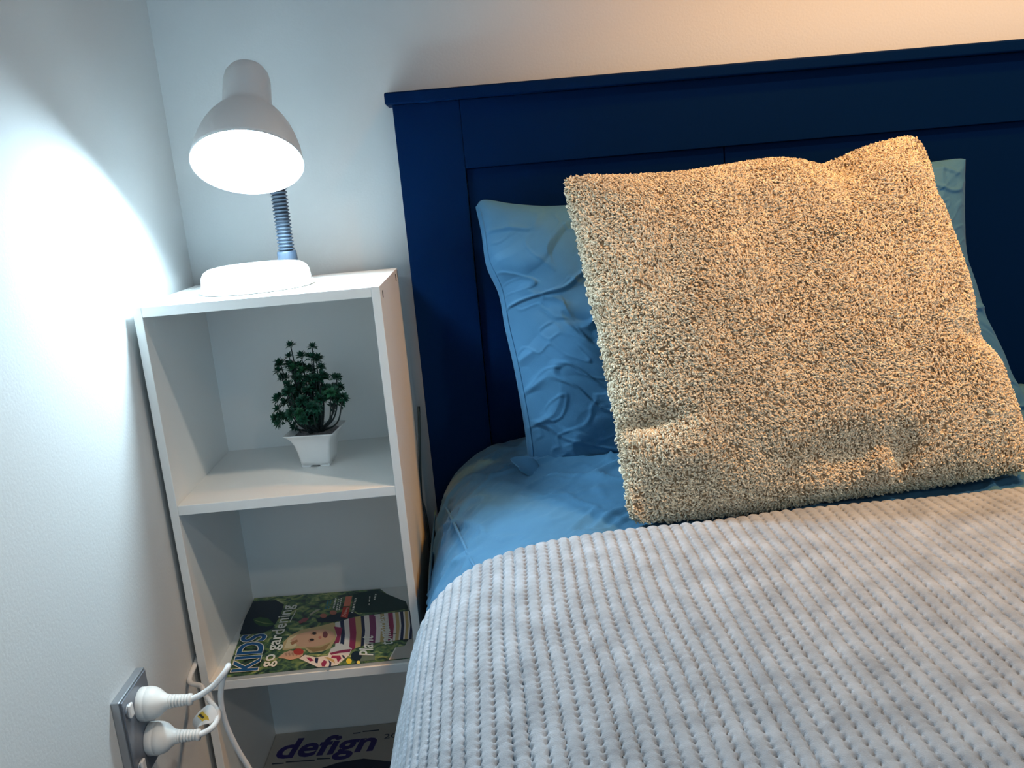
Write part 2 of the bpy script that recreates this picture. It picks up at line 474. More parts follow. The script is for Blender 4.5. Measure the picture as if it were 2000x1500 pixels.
def letter(name, s, o_px, end_px, top_px, z, mt, parent, shear=0.0, offset=0.0, cap=0.7, spacing=1.0, ref=None):
    """Text on a horizontal plane z; o/end on the baseline, top above o at cap height (all read as pixels)."""
    v, f = text_arrays(s, shear, offset, spacing)
    rv = v if ref is None else text_arrays(s, shear, ref, spacing)[0]
    x0 = min(p[0] for p in rv); x1 = max(p[0] for p in rv)
    O = hit(o_px, 2, z); ex = (hit(end_px, 2, z) - O) / (x1 - x0); ey = (hit(top_px, 2, z) - O) / cap
    vs_ = [O + ex * (p[0] - x0) + ey * p[1] for p in v]
    me = pydata(vs_, f)
    bm = bmesh.new(); bm.from_mesh(me)
    bmesh.ops.recalc_face_normals(bm, faces=bm.faces)
    bm.normal_update()
    for fc in bm.faces:
        if fc.normal.z < 0: fc.normal_flip()
    bm.to_mesh(me); bm.free()
    return add(name, me, mt, parent, False)

def slab(outline, z0, z1, side_mat, top_mat, name, parent):
    n = len(outline)
    V = [Vector((x, y, z0)) for x, y in outline] + [Vector((x, y, z1)) for x, y in outline]
    F = [tuple(range(n - 1, -1, -1)), tuple(range(n, 2 * n))] + [(i, (i + 1) % n, n + (i + 1) % n, n + i) for i in range(n)]
    me = pydata(V, F)
    o = add(name, me, [side_mat, top_mat], parent, False)
    me.polygons[1].material_index = 1
    return o

# --- the children's gardening magazine on the middle shelf
MZ = Z2 + 0.0062
mag = empty('magazine', (0.17, -0.16, Z2), "glossy children's gardening magazine lying on the middle shelf, title in blue", 'magazine')
outline = [(0.0455, -0.2890), (0.3185, -0.2860), (0.3150, -0.1480), (0.2480, -0.0440), (0.0245, -0.0330)]
slab(outline, Z2 + 0.0002, Z2 + 0.0052, M_page, M_page, 'pages', mag)
slab([(x, y) for x, y in outline], Z2 + 0.0053, MZ, M_cover, M_cover, 'cover', mag)
def cp(x, y): return (430 + x / 5.128, 1130 + y / 5.128)
art = {}
lvl = [0]
def poly(rgb, pts, level):
    z = MZ + 0.00012 * level
    art.setdefault(rgb, []).append([hit(cp(*p), 2, z) for p in pts])
def ell(rgb, cx_, cy_, rx, ry, level, n=14, rot=0.0):
    c, s = math.cos(rot), math.sin(rot)
    poly(rgb, [(cx_ + rx * math.cos(t) * c - ry * math.sin(t) * s, cy_ + rx * math.cos(t) * s + ry * math.sin(t) * c) for t in [2 * PI * k / n for k in range(n)]], level)
NAVY, DKG, LEAF, LEAFL, BLOND, BLOND2, SKIN, SKIN2 = (14, 34, 52), (12, 50, 48), (52, 88, 50), (120, 140, 90), (200, 176, 128), (226, 208, 168), (214, 168, 138), (190, 138, 112)
MAR, WHT, TAN, NVY2, RED, YEL, GREYW = (150, 44, 84), (228, 220, 214), (196, 168, 112), (28, 38, 74), (196, 66, 54), (232, 208, 60), (168, 164, 158)
poly(NAVY, [(330, 228), (560, 215), (640, 260), (600, 380), (520, 500), (440, 540), (300, 560), (195, 560), (250, 390)], 1)
poly(DKG, [(1330, 160), (1560, 110), (1860, 230), (1885, 300), (1700, 330), (1380, 345), (1320, 300)], 1)
poly(LEAF, [(330, 405), (400, 385), (480, 398), (548, 460), (470, 482), (390, 470), (345, 440)], 2)
poly(LEAFL, [(345, 415), (440, 440), (545, 456), (440, 452), (350, 424)], 3)
poly(NAVY, [(960, 400), (1200, 340), (1330, 330), (1400, 370), (1120, 440), (980, 440)], 2)
poly(BLOND, [(628, 720), (630, 640), (700, 570), (820, 510), (980, 480), (1130, 440), (1200, 470), (1190, 560), (1100, 700), (1010, 735), (900, 745), (850, 700), (760, 700)], 2)
poly(BLOND2, [(640, 700), (680, 600), (780, 560), (800, 640), (740, 690)], 3)
poly((160, 128, 84), [(860, 690), (1000, 690), (1110, 640), (1050, 715), (930, 735)], 3)
poly(SKIN, [(700, 620), (780, 560), (900, 520), (1040, 505), (1130, 530), (1150, 575), (1110, 630), (1010, 670), (880, 690), (800, 680)], 4)
poly(SKIN2, [(900, 545), (960, 530), (975, 556), (915, 570)], 5); poly(SKIN2, [(880, 615), (935, 600), (945, 625), (890, 640)], 5)
ell((40, 36, 40), 942, 548, 22, 14, 6); ell((40, 36, 40), 918, 612, 24, 11, 6)
ell((120, 60, 66), 1052, 560, 26, 34, 6); ell((196, 120, 104), 1000, 590, 16, 14, 5)
poly((170, 120, 84), [(700, 640), (770, 610), (780, 630), (720, 668)], 5)
sh_top = lambda x: np.interp(x, [1120, 1210, 1290, 1410, 1680, 1925], [450, 425, 400, 375, 345, 322])
sh_bot = lambda x: np.interp(x, [1120, 1210, 1290, 1350, 1500, 1700, 1925], [700, 660, 740, 700, 650, 625, 600])
bands = [(1150, 1200, WHT), (1200, 1238, NVY2), (1238, 1288, WHT), (1288, 1352, MAR), (1352, 1408, TAN), (1408, 1440, NVY2), (1440, 1490, WHT), (1490, 1552, (120, 52, 96)), (1552, 1600, WHT), (1600, 1640, TAN), (1640, 1680, WHT), (1680, 1728, MAR), (1728, 1752, WHT), (1752, 1786, TAN), (1786, 1802, WHT), (1802, 1832, NVY2), (1832, 1848, WHT), (1848, 1876, TAN), (1876, 1892, WHT), (1892, 1918, NVY2)]
for x0, x1, c in bands:
    poly(c, [(x0, sh_top(x0)), (x1, sh_top(x1)), (x1 + 12, (sh_top(x1) + sh_bot(x1)) / 2), (x1, sh_bot(x1)), (x0, sh_bot(x0)), (x0 + 12, (sh_top(x0) + sh_bot(x0)) / 2)], 4)
poly(MAR, [(1140, 480), (1225, 492), (1210, 560), (1190, 640), (1140, 655), (1170, 570)], 7)
poly(WHT, [(1080, 770), (1110, 700), (1210, 650), (1320, 700), (1290, 770), (1170, 868), (1060, 884), (980, 888), (790, 800), (850, 762), (960, 790)], 5)
for a, c in (([(1010, 850), (1040, 815), (1070, 830), (1050, 880), (1020, 880)], MAR), ([(950, 795), (985, 795), (975, 850), (950, 840)], NVY2), ([(1085, 815), (1115, 840), (1110, 890), (1085, 890), (1095, 850)], NVY2),
             ([(1120, 770), (1200, 770), (1215, 800), (1180, 840), (1165, 800), (1110, 795)], MAR), ([(1100, 745), (1220, 715), (1310, 705), (1300, 735), (1200, 745), (1110, 765)], MAR), ([(1215, 765), (1240, 770), (1255, 800), (1235, 800)], NVY2), ([(860, 790), (900, 790), (940, 820), (900, 830)], MAR),
             ([(1040, 790), (1075, 785), (1140, 812), (1150, 850), (1120, 830)], TAN)):
    poly(c, a, 6)
poly(SKIN, [(580, 792), (640, 742), (700, 720), (830, 740), (830, 765), (790, 795), (700, 815), (640, 800)], 6)
for k in range(4): poly(SKIN2, [(645 + k * 34, 752 - k * 3), (662 + k * 34, 742 - k * 3), (672 + k * 34, 770), (660 + k * 34, 776)], 7)
ell(RED, 785, 732, 52, 32, 8)
ell(YEL, 1290, 826, 28, 28, 5); ell((240, 226, 120), 1385, 838, 18, 16, 5); ell(NAVY, 1365, 775, 55, 50, 4)
poly(GREYW, [(1695, 812), (1760, 690), (1850, 672), (1882, 612), (1930, 602), (1935, 790)], 4)
poly((224, 220, 214), [(1688, 812), (1755, 688), (1765, 692), (1700, 812)], 5)
ell((180, 110, 96), 1035, 372, 36, 22, 4); ell((184, 112, 96), 1132, 340, 36, 22, 4)
poly((150, 84, 92), [(780, 432), (840, 392), (890, 396), (860, 430), (800, 452)], 4)
poly((176, 170, 150), [(890, 360), (960, 310), (1010, 305), (950, 340), (905, 372)], 4)
poly(RED, [(1205, 385), (1232, 285), (1300, 280), (1275, 395)], 5); poly((220, 128, 104), [(1234, 278), (1258, 180), (1322, 174), (1302, 274)], 5)
poly((96, 116, 110), [(1400, 830), (1405, 760), (1550, 740), (1550, 815)], 3)
V, F, MI, mats_ = [], [], [], []
for mi, (rgb, polys) in enumerate(art.items()):
    mats_.append(flat('print_%d_%d_%d' % rgb, rgb))
    for pl in polys:
        o = len(V); V += pl
        nrm = sum(((pl[i] - pl[0]).cross(pl[i + 1] - pl[0]).z for i in range(1, len(pl) - 1)))
        idx = list(range(o, o + len(pl)))
        F.append(tuple(idx if nrm > 0 else idx[::-1])); MI.append(mi)
me = pydata(V, F)
pr = add('cover_picture', me, mats_, mag, False)
me.polygons.foreach_set('material_index', MI)
M_white_ink = flat('white_ink', (236, 234, 226)); M_blue_ink = flat('blue_ink', (24, 84, 140)); M_cyan_ink = flat('cyan_ink', (52, 130, 150)); M_pink_ink = flat('pale_ink', (230, 170, 160))
zt = MZ + 0.0013
letter('title_outline', 'KIDS', cp(368, 918), cp(462, 548), cp(108, 936), zt, M_white_ink, mag, offset=0.045, ref=0.02)
letter('title_lettering', 'KIDS', cp(368, 918), cp(462, 548), cp(108, 936), zt + 0.0001, M_blue_ink, mag, offset=0.02, ref=0.02)
letter('title_lettering', 'go gardening', cp(512, 885), cp(735, 262), cp(376, 896), zt, M_white_ink, mag, offset=0.015)
letter('cover_line', 'Plant', cp(1530, 770), cp(1530, 560), cp(1390, 790), zt, M_white_ink, mag, shear=0.35, offset=0.012)
letter('cover_line', 'tomatoes!', cp(1730, 650), cp(1660, 345), cp(1600, 672), zt, M_white_ink, mag, shear=0.35, offset=0.012)
def dashes(x0, y0, x1, y1, n, w, mt, name='cover_line'):
    V, F = [], []
    r = random.Random(int(x0 * 7 + y0))
    a = Vector((x0, y0)); b_ = Vector((x1, y1)); d = (b_ - a); nrm = Vector((-d.y, d.x)).normalized() * w
    t = 0.0
    for k in range(n):
        t0 = (k + 0.1) / n; t1 = (k + r.uniform(0.55, 0.88)) / n
        p = [a + d * t0 - nrm, a + d * t1 - nrm, a + d * t1 + nrm, a + d * t0 + nrm]
        o = len(V); V += [hit(cp(*q), 2, zt) for q in p]; F.append((o, o + 1, o + 2, o + 3))
    me = pydata(V, F)
    for p in me.polygons:
        if p.normal.z < 0: p.flip()
    add(name, me, mt, mag, False)
dashes(1055, 305, 1085, 215, 6, 9, M_cyan_ink); dashes(1085, 300, 1112, 215, 6, 7, M_cyan_ink)
dashes(1135, 300, 1160, 195, 7, 8, M_white_ink); dashes(1165, 320, 1190, 200, 7, 8, M_white_ink); dashes(1190, 318, 1215, 190, 7, 6, M_white_ink)
dashes(1225, 380, 1285, 285, 9, 7, M_pink_ink); dashes(1250, 385, 1272, 290, 6, 7, M_pink_ink)
dashes(1322, 345, 1360, 190, 10, 10, M_white_ink); dashes(1545, 215, 1560, 150, 4, 8, M_white_ink); dashes(1490, 270, 1500, 170, 3, 5, M_white_ink)
dashes(700, 430, 760, 320, 14, 5, M_white_ink); dashes(1775, 550, 1700, 550, 1, 3, M_ink)

# --- the architecture magazine on the bottom shelf
DZ = Z3 + 0.0085
mg2 = empty('magazine', (0.17, -0.13, Z3), 'pale magazine with purple "defign" title lying on the bottom shelf', 'magazine')
out2 = [(0.0225, -0.2700), (0.3080, -0.2700), (0.3080, -0.0300), (0.0225, -0.0300)]
M_cover2 = mat('pale_cover_print', (0.44, 0.41, 0.37), 0.4, 0.3)
slab(out2, Z3 + 0.0002, Z3 + 0.0077, M_page, M_page, 'pages', mg2)
slab(out2, Z3 + 0.0078, DZ, M_cover2, M_cover2, 'cover', mg2)
M_purple = flat('purple_ink', (40, 22, 104)); M_dk = flat('dark_print', (24, 34, 60))
def c2(x, y): return (410 + x / 5.128, 1380 + y / 5.128)
letter('title_lettering', 'defign', c2(655, 522), c2(1668, 432), c2(700, 330), DZ + 0.0002, M_purple, mg2, shear=0.28, offset=0.028, cap=0.73)
letter('year_lettering', '2021', c2(1740, 322), c2(1990, 296), c2(1748, 276), DZ + 0.0002, M_dk, mg2)
def c2poly(name, pts, mt, dz):
    V = [hit(c2(*p), 2, DZ + dz) for p in pts]
    me = pydata(V, [tuple(range(len(V)))])
    if me.polygons[0].normal.z < 0: me.polygons[0].flip()
    add(name, me, mt, mg2, False)
c2poly('cover_picture', [(1040, 640), (1290, 560), (1540, 520), (1900, 560), (1890, 900), (900, 900)], M_dk, 0.0002)
for (x0, x1, yy, sl) in ((620, 740, 575, -.07), (760, 1050, 556, -.07), (1070, 1205, 524, -.05), (1435, 1510, 268, -.1), (1530, 1695, 250, -.1)):
    c2poly('small_print', [(x0, yy - 5), (x1, yy - 5 + (x1 - x0) * sl), (x1, yy + 6 + (x1 - x0) * sl), (x0, yy + 6)], M_dk, 0.0002)

# ------------------------------------------------------------------ wall socket, plugs, cords
PX = 0.0125
PY0, PY1, PZ0, PZ1 = -0.536, -0.457, 0.302, 0.4235
sk = empty('power_socket', (0, (PY0 + PY1) / 2, (PZ0 + PZ1) / 2), 'brushed metal double power socket on the left wall', 'socket')
box('plate_rim', 0.0, PX - 0.0015, PY0, PY1, PZ0, PZ1, M_steel, sk, 0.0015)
box('faceplate', PX - 0.003, PX, PY0 + 0.0025, PY1 - 0.0025, PZ0 + 0.0025, PZ1 - 0.0025, M_face, sk, 0.0006)
def rocker(y, z):
    add('rocker_rim', lathe_me([(0, 0.0), (0, 0.0088), (0.0012, 0.0088), (0.0016, 0.0078), (0.0016, 0.0)], (PX, y, z), (1, 0, 0), 28), M_steel, sk)
    me = box_me(PX + 0.001, PX + 0.0048, y - 0.0052, y + 0.0052, z - 0.0085, z + 0.0085, 0.0016)
    add('rocker_switch', me, M_rock, sk, False)
rocker(-0.5215, 0.4040); rocker(-0.519, 0.326)

def plug(y, z, label, droop=0.0):
    t = empty('power_lead', (PX, y, z), label, 'power lead', 'white leads plugged into the wall socket')
    ax = Vector((1, -0.03, droop)).normalized()
    pr_ = [(0.0, 0.0), (0.0, 0.0196), (0.001, 0.0204), (0.009, 0.0204), (0.0098, 0.0199), (0.0105, 0.0204), (0.0165, 0.0194), (0.0215, 0.0172), (0.0265, 0.0130), (0.031, 0.0096), (0.0350, 0.0086), (0.036, 0.0086), (0.036, 0.0)]
    add('plug', lathe_me(pr_, (PX + 0.0004, y, z), ax, 40), M_plug, t)
    pf = []
    for k in range(6):
        h = 0.036 + k * 0.0038
        pf += [(h, 0.0082 - k * 0.0003), (h + 0.0024, 0.0082 - k * 0.0003), (h + 0.0025, 0.0060), (h + 0.0037, 0.0060)]
    pf += [(0.0590, 0.0074), (0.0625, 0.0070), (0.0630, 0.0)]
    add('strain_relief', lathe_me([(0.036, 0.0)] + pf, (PX + 0.0004, y, z), ax, 24), M_plug, t)
    return t, Vector((PX, y, z)) + ax * 0.061
w1, e1 = plug(-0.488, 0.3905, 'white plug in the upper outlet, its cord looping up and then down', 0.02)
w2, e2 = plug(-0.484, 0.3395, 'white plug in the lower outlet, its tagged cord running behind the bookcase', 0.0)
CR = 0.0036
def at(q, y): return hit(q, 1, y)
c1 = [e1, at((392, 1357), -0.487), at((418, 1338), -0.483), at((438, 1314), -0.478), at((446, 1301), -0.470), at((444, 1304), -0.455), at((436, 1325), -0.445), at((431, 1362), -0.44), at((440, 1410), -0.435), at((462, 1460), -0.43), at((488, 1503), -0.425), at((520, 1560), -0.42), at((545, 1640), -0.42), at((560, 1760), -0.40)]
add('cord', tube_me(spline(c1, 14), CR, 12), M_cord, w1)
c2_ = [e2, at((398, 1431), -0.482), at((415, 1420), -0.474), at((425, 1404), -0.460), at((424, 1388), -0.440), at((412, 1372), -0.410), at((400, 1356), -0.375), at((393, 1340), -0.345), Vector((0.0052, -0.318, 0.318)), Vector((0.0048, -0.27, 0.33)), Vector((0.0048, -0.2, 0.36))]
add('cord', tube_me(spline(c2_, 14), CR, 12), M_cord, w2)
# folded paper tag wrapped round the cord, a yellow sticker on it
tg = [[(413, 1374), (424, 1386), (429, 1402), (424, 1413)], [(404, 1376), (412, 1392), (414, 1406), (410, 1414)], [(393, 1385), (398, 1396), (402, 1408), (398, 1414)], [(379, 1399), (381, 1408), (386, 1416), (384, 1421)], [(374, 1412), (376, 1418), (381, 1424), (383, 1428)]]
tv = []
for i, row in enumerate(tg):
    for j, q in enumerate(row):
        tv.append(at(q, -0.452 - 0.010 * math.sin(i / 4 * PI) - 0.003 * j))
tf = [tuple(int(x) for x in f) for f in grid_faces(5, 4)]
tm = pydata(tv, tf)
to = add('cord_tag', tm, M_tag, w2)
md = to.modifiers.new('thick', 'SOLIDIFY'); md.thickness = 0.0006
md = to.modifiers.new('round', 'SUBSURF'); md.levels = 2; md.render_levels = 2
sv = [at(q, -0.4665) for q in ((395, 1389), (407, 1400), (409, 1410), (397, 1411), (385, 1399))]
add('yellow_sticker', pydata(sv, [(0, 1, 2, 3, 4)]), M_yel, to, False)
sv = [at(q, -0.4672) for q in ((391, 1394), (399, 1401), (396, 1404), (388, 1397))]
add('sticker_print', pydata(sv, [(0, 1, 2, 3)]), M_ink, to, False)
c3 = [Vector((0.350, -0.030, 0.62)), at((822, 960), -0.05), at((828, 990), -0.055), at((835, 1025), -0.06), at((841, 1075), -0.06), Vector((0.3478, -0.062, 0.36)), Vector((0.347, -0.06, 0.06)), Vector((0.346, -0.06, 0.0025))]
w3 = add('loose_wire', tube_me(spline(c3, 8), 0.0022, 8), M_dcord)
tag(w3, 'thin dark wire hanging between the bookcase and the bed', 'wire')

# ------------------------------------------------------------------ bed frame with headboard
HX0, HX1, HF = 0.3626, 1.935, -0.045
HZ = 1.1249
bed = empty('bed_frame', (1.15, -1.0, 0), 'dark navy wooden bed frame with a tall panelled headboard', 'bed')
box('headboard_cap', HX0 - 0.010, HX1 + 0.010, HF - 0.012, -0.002, HZ - 0.0185, HZ, M_board, bed, 0.003, 3)
box('headboard_stile', HX0, 0.4665, HF, -0.006, 0.0, HZ - 0.0185, M_board, bed, 0.001)
box('headboard_stile', HX1 - 0.104, HX1, HF, -0.006, 0.0, HZ - 0.0185, M_board, bed, 0.001)
box('headboard_rail', 0.4668, HX1 - 0.1043, HF, -0.006, 1.002, HZ - 0.0185, M_board, bed, 0.001)
box('headboard_rail', 0.4668, HX1 - 0.1043, HF, -0.006, 0.22, 0.36, M_board, bed, 0.001)
edges = [0.4668, 0.8810, 1.4163, 1.8307]
edges[-1] = HX1 - 0.1043
for i in range(3):
    box('headboard_panel', edges[i] + 0.0006, edges[i + 1] - 0.0006, HF + 0.008, -0.012, 0.360, 1.002, M_board, bed, 0.0018)
box('side_rail', 0.385, 0.410, -2.02, HF, 0.14, 0.30, M_board, bed, 0.003)
box('side_rail', HX1 - 0.045, HX1 - 0.02, -2.02, HF, 0.14, 0.30, M_board, bed, 0.003)
box('foot_rail', 0.385, HX1 - 0.02, -2.045, -2.02, 0.14, 0.30, M_board, bed, 0.003)
box('slat_base', 0.410, HX1 - 0.045, -2.02, HF - 0.002, 0.20, 0.218, M_board, bed, 0.002)
for x in (0.385, HX1 - 0.08):
    box('leg', x, x + 0.06, -2.04, -1.98, 0.0, 0.14, M_board, bed, 0.003)

# ------------------------------------------------------------------ mattress in its blue fitted sheet
prof = [(0.420, 0.222), (0.385, 0.226), (0.368, 0.245), (0.3625, 0.30), (0.3622, 0.38), (0.3655, 0.425), (0.376, 0.463), (0.391, 0.498), (0.409, 0.522), (0.434, 0.5415), (0.464, 0.5545), (0.52, 0.566), (0.61, 0.5715), (0.80, 0.574), (1.12, 0.575), (1.45, 0.575), (1.70, 0.570), (1.80, 0.555), (1.86, 0.52), (1.89, 0.46), (1.895, 0.38), (1.893, 0.30), (1.885, 0.245), (1.86, 0.226), (1.83, 0.222)]
def resample(pts, step):
    P = np.array([(p.x, p.y) for p in spline([(x, z, 0) for x, z in pts], 16)])
    d = np.r_[0, np.cumsum(np.hypot(*np.diff(P, axis=0).T))]
    s = np.arange(0, d[-1], step)
    return np.stack([np.interp(s, d, P[:, 0]), np.interp(s, d, P[:, 1])], 1), s
def normals2(P):
    t = np.gradient(P, axis=0); t /= np.linalg.norm(t, axis=1)[:, None]
    return np.stack([-t[:, 1], t[:, 0]], 1)
MP, MS = resample(prof, 0.005)
MN = normals2(MP)
ys = np.r_[np.linspace(-0.050, -0.62, 150), np.linspace(-0.63, -2.0, 60)]
S2, Y2 = np.meshgrid(MS, ys, indexing='ij')
X2 = np.repeat(MP[:, :1], len(ys), 1); Zz2 = np.repeat(MP[:, 1:], len(ys), 1)
r1 = 1 - np.abs(noise2(S2 * 9 + Y2 * 5, Y2 * 11 - S2 * 4, 3)); r2 = 1 - np.abs(noise2(S2 * 17 - Y2 * 14, Y2 * 9 + S2 * 8, 8))
r3 = 1 - np.abs(noise2(S2 * 34 + Y2 * 16, Y2 * 18 - S2 * 20, 12))
wr = 0.0048 * np.clip(r1 - 0.84, 0, 1) / 0.16 + 0.0036 * np.clip(r2 - 0.84, 0, 1) / 0.16 + 0.0022 * np.clip(r3 - 0.84, 0, 1) / 0.16 + 0.0020 * fbm(S2 * 14, Y2 * 14, 5)
endr = np.clip((-0.050 - Y2) / 0.05, 0, 1); drop = 0.030 * (1 - np.sqrt(1 - (1 - endr) ** 2))
dsp = wr * np.clip((-0.05 - Y2) / 0.06, 0, 1) - drop
X2 = X2 + MN[:, :1] * dsp; Zz2 = Zz2 + MN[:, 1:] * dsp
mv = np.stack([X2, Y2, Zz2], -1).reshape(-1, 3)
mt_o = empty('mattress', (1.13, -1.0, 0.222), 'thick mattress in a creased blue fitted sheet on the dark bed', 'mattress')
nS, nY = len(MS), len(ys)
mq = grid_faces(nS, nY, 0, True)
mme = npmesh(mv, mq)
bm = bmesh.new(); bm.from_mesh(mme)
bmesh.ops.holes_fill(bm, edges=[e for e in bm.edges if e.is_boundary], sides=0)
bmesh.ops.recalc_face_normals(bm, faces=bm.faces)
bm.to_mesh(mme); bm.free()
add('sheet', mme, M_sheet, mt_o)
# piped seams of the sheet on the visible corner
def msurf(s_frac, y, off=0.0):
    i = int(np.argmin(np.abs(MS - s_frac)))
    return Vector((MP[i, 0] + MN[i, 0] * off, y, MP[i, 1] + MN[i, 1] * off))
def nearest_s(q):
    best = None
    for i in range(len(MS)):
        if MP[i, 0] > 0.7 or MP[i, 1] < 0.3: continue
        p = hit(q, 2, MP[i, 1])
        e = abs(p.x - MP[i, 0]) + (0 if -0.54 < p.y < -0.10 else 1)
        if best is None or e < best[0]: best = (e, i, p.y)
    return Vector((MP[best[1], 0] + MN[best[1], 0] * 0.0015, best[2], MP[best[1], 1] + MN[best[1], 1] * 0.0015))
seam = []
for q in ((872, 990), (882, 1010), (892, 1032), (905, 1062), (918, 1088), (932, 1112)):
    seam.append(nearest_s(q))
add('piped_seam', tube_me(spline(seam, 8), 0.0022, 8), M_sheet, mt_o)
# gathered folds of the sheet hanging on the side by the bookcase
for k, (y0, y1, x0, z0, z1) in enumerate(((-0.09, -0.36, 0.3610, 0.455, 0.36), (-0.14, -0.42, 0.3585, 0.425, 0.28), (-0.20, -0.50, 0.3560, 0.385, 0.24))):
    V = []
    nn, mm_ = 16, 8
    for i in range(nn):
        f = i / (nn - 1); y = y0 + (y1 - y0) * f
        for j in range(mm_):
            g = j / (mm_ - 1)
            z = z0 + (z1 - z0) * g - 0.03 * f
            bul = 0.006 * math.sin(PI * min(1, g * 1.15)) * math.sin(PI * min(1, f * 1.05 + 0.02)) ** 0.5
            V.append((x0 + 0.006 * (1 - math.sin(PI * g / 2 + 0.4)) - bul, y, z))
    o = add('sheet_fold', pydata(V, [tuple(int(x) for x in f) for f in grid_faces(nn, mm_)]), M_sheet, mt_o)
    md = o.modifiers.new('thick', 'SOLIDIFY'); md.thickness = 0.002

# ------------------------------------------------------------------ quilted grey blanket
PITCH, STITCH = 0.0126, 0.0092
bprof = [(0.340, 0.235), (0.3435, 0.30), (0.3475, 0.38), (0.3525, 0.43), (0.3645, 0.470), (0.3815, 0.507), (0.402, 0.533), (0.429, 0.5535), (0.461, 0.567), (0.52, 0.579), (0.61, 0.5845), (0.80, 0.587), (1.12, 0.588), (1.45, 0.588), (1.70, 0.583), (1.80, 0.568), (1.87, 0.532), (1.905, 0.468), (1.912, 0.38), (1.916, 0.30), (1.920, 0.235)]
BPf, BS = resample(bprof, PITCH / 10)
keep = (BS < 1.34) | (np.arange(len(BS)) % 3 == 0)
BPf, BS = BPf[keep], BS[keep]
BN = normals2(BPf)
y_near = np.arange(-0.546, -1.07, -STITCH / 6)
y_far = np.linspace(-1.075, -1.98, 100)
by = np.r_[y_near, y_far]
S2, Y2 = np.meshgrid(BS, by, indexing='ij')
warp = 0.0022 * noise2(S2 * 6, Y2 * 7, 21) + 0.006 * noise2(S2 * 2.2 + 4, Y2 * 2.4, 22)
u = (S2 + warp) / PITCH
rib = np.floor(u); fr = u - rib
ph = _h(rib, rib * 0 + 3, 5) * 0.5
v = (-Y2) / STITCH + ph + 0.25 * noise2(S2 * 40, Y2 * 60, 30)
puff = np.clip(np.sin(PI * fr), 0, 1) ** 0.45
seamd = np.minimum(fr, 1 - fr)
near = np.exp(-(seamd / 0.115) ** 2)
hole = near * (0.5 + 0.5 * np.cos(2 * PI * v)) ** 3
wrk = (0.5 + 0.5 * np.cos(2 * PI * v + 1.2 * (fr - .5))) * (0.35 + 0.65 * (1 - puff)) * (0.6 + 0.4 * noise2(S2 * 50, Y2 * 30, 31))
fine = fbm(S2 * 160, Y2 * 210, 33, 2)
fade = np.clip((Y2 + 1.10) / 0.06 + 1, 0.0, 1)          # the far part carries only the ribs
dsp = 0.0024 * puff - fade * (0.0056 * hole + 0.0013 * wrk - 0.00028 * fine) + 0.0040 * fbm(S2 * 3.2, Y2 * 3.6, 40, 3)
bulge = 0.010 * np.exp(-((S2 - 1.15) / 0.35) ** 2 - ((Y2 + 0.62) / 0.10) ** 2)
e = np.clip((-0.546 - Y2) / 0.014, 0, 1)
edge = 0.011 * (1 - np.sqrt(np.clip(1 - (1 - e) ** 2, 0, 1)))
dsp = dsp + bulge - edge
X2 = BPf[:, :1] + BN[:, :1] * dsp; Zb = BPf[:, 1:] + BN[:, 1:] * dsp
Yb = Y2 + 0.0015 * np.sin(PI * fr) * (1 - e) + 0.010 * (S2 - 0.9) * np.clip(1 - (-0.546 - Y2) / 0.3, 0, 1)
bv = np.stack([X2, Yb, Zb], -1)
# hem: fold under at the back edge
hem = bv[:, :1, :].copy(); hem[:, 0, 1] -= 0.018
hem[:, 0, 0] = BPf[:, 0] - BN[:, 0] * 0.009; hem[:, 0, 2] = BPf[:, 1] - BN[:, 1] * 0.009
bv = np.concatenate([hem, bv], 1)
nS, nY = bv.shape[:2]
blk = add('blanket', npmesh(bv.reshape(-1, 3), grid_faces(nS, nY, 0, True)), M_blanket)
tag(blk, 'grey ribbed quilted plush blanket spread over the bed', 'blanket')

# ------------------------------------------------------------------ pillow shapes from outlines
def coons(bottom, top, left, right, nu, nv):
    """Four boundary polylines (as 3D points) to a grid; bottom/top run left to right, left/right run upward."""
    def rs(pts, n):
        P = np.array([tuple(p) for p in spline(pts, 10)])
        d = np.r_[0, np.cumsum(np.linalg.norm(np.diff(P, axis=0), axis=1))]; d /= d[-1]
        t = np.linspace(0, 1, n)
        return np.stack([np.interp(t, d, P[:, k]) for k in range(3)], 1)
    B, T, L, R_ = rs(bottom, nu), rs(top, nu), rs(left, nv), rs(right, nv)
    uu = np.linspace(0, 1, nu)[:, None, None]; vv = np.linspace(0, 1, nv)[None, :, None]
    S = (1 - vv) * B[:, None] + vv * T[:, None] + (1 - uu) * L[None] + uu * R_[None]
    S -= (1 - uu) * (1 - vv) * B[0] + uu * (1 - vv) * B[-1] + (1 - uu) * vv * T[0] + uu * vv * T[-1]
    return S

def stuffed(G, nrm, front, backh):
    """Closed cushion from mid grid G (nu,nv,3), offsets along nrm for both sides."""
    nu, nv = G.shape[:2]
    A = G + nrm * front[..., None]; Bk = G - nrm * backh[..., None]
    V = np.concatenate([A.reshape(-1, 3), Bk.reshape(-1, 3)])
    Q = np.concatenate([grid_faces(nu, nv), grid_faces(nu, nv, nu * nv, True)])
    rim = list(range(0, nu * nv, nv)) + [(nu - 1) * nv + j for j in range(1, nv)] + [i * nv + nv - 1 for i in range(nu - 2, -1, -1)] + list(range(nv - 2, 0, -1))
    rim = np.array(rim); r2_ = np.roll(rim, -1); o = nu * nv
    Q = np.concatenate([Q, np.stack([rim, rim + o, r2_ + o, r2_], 1)])
    return V, Q, A, Bk

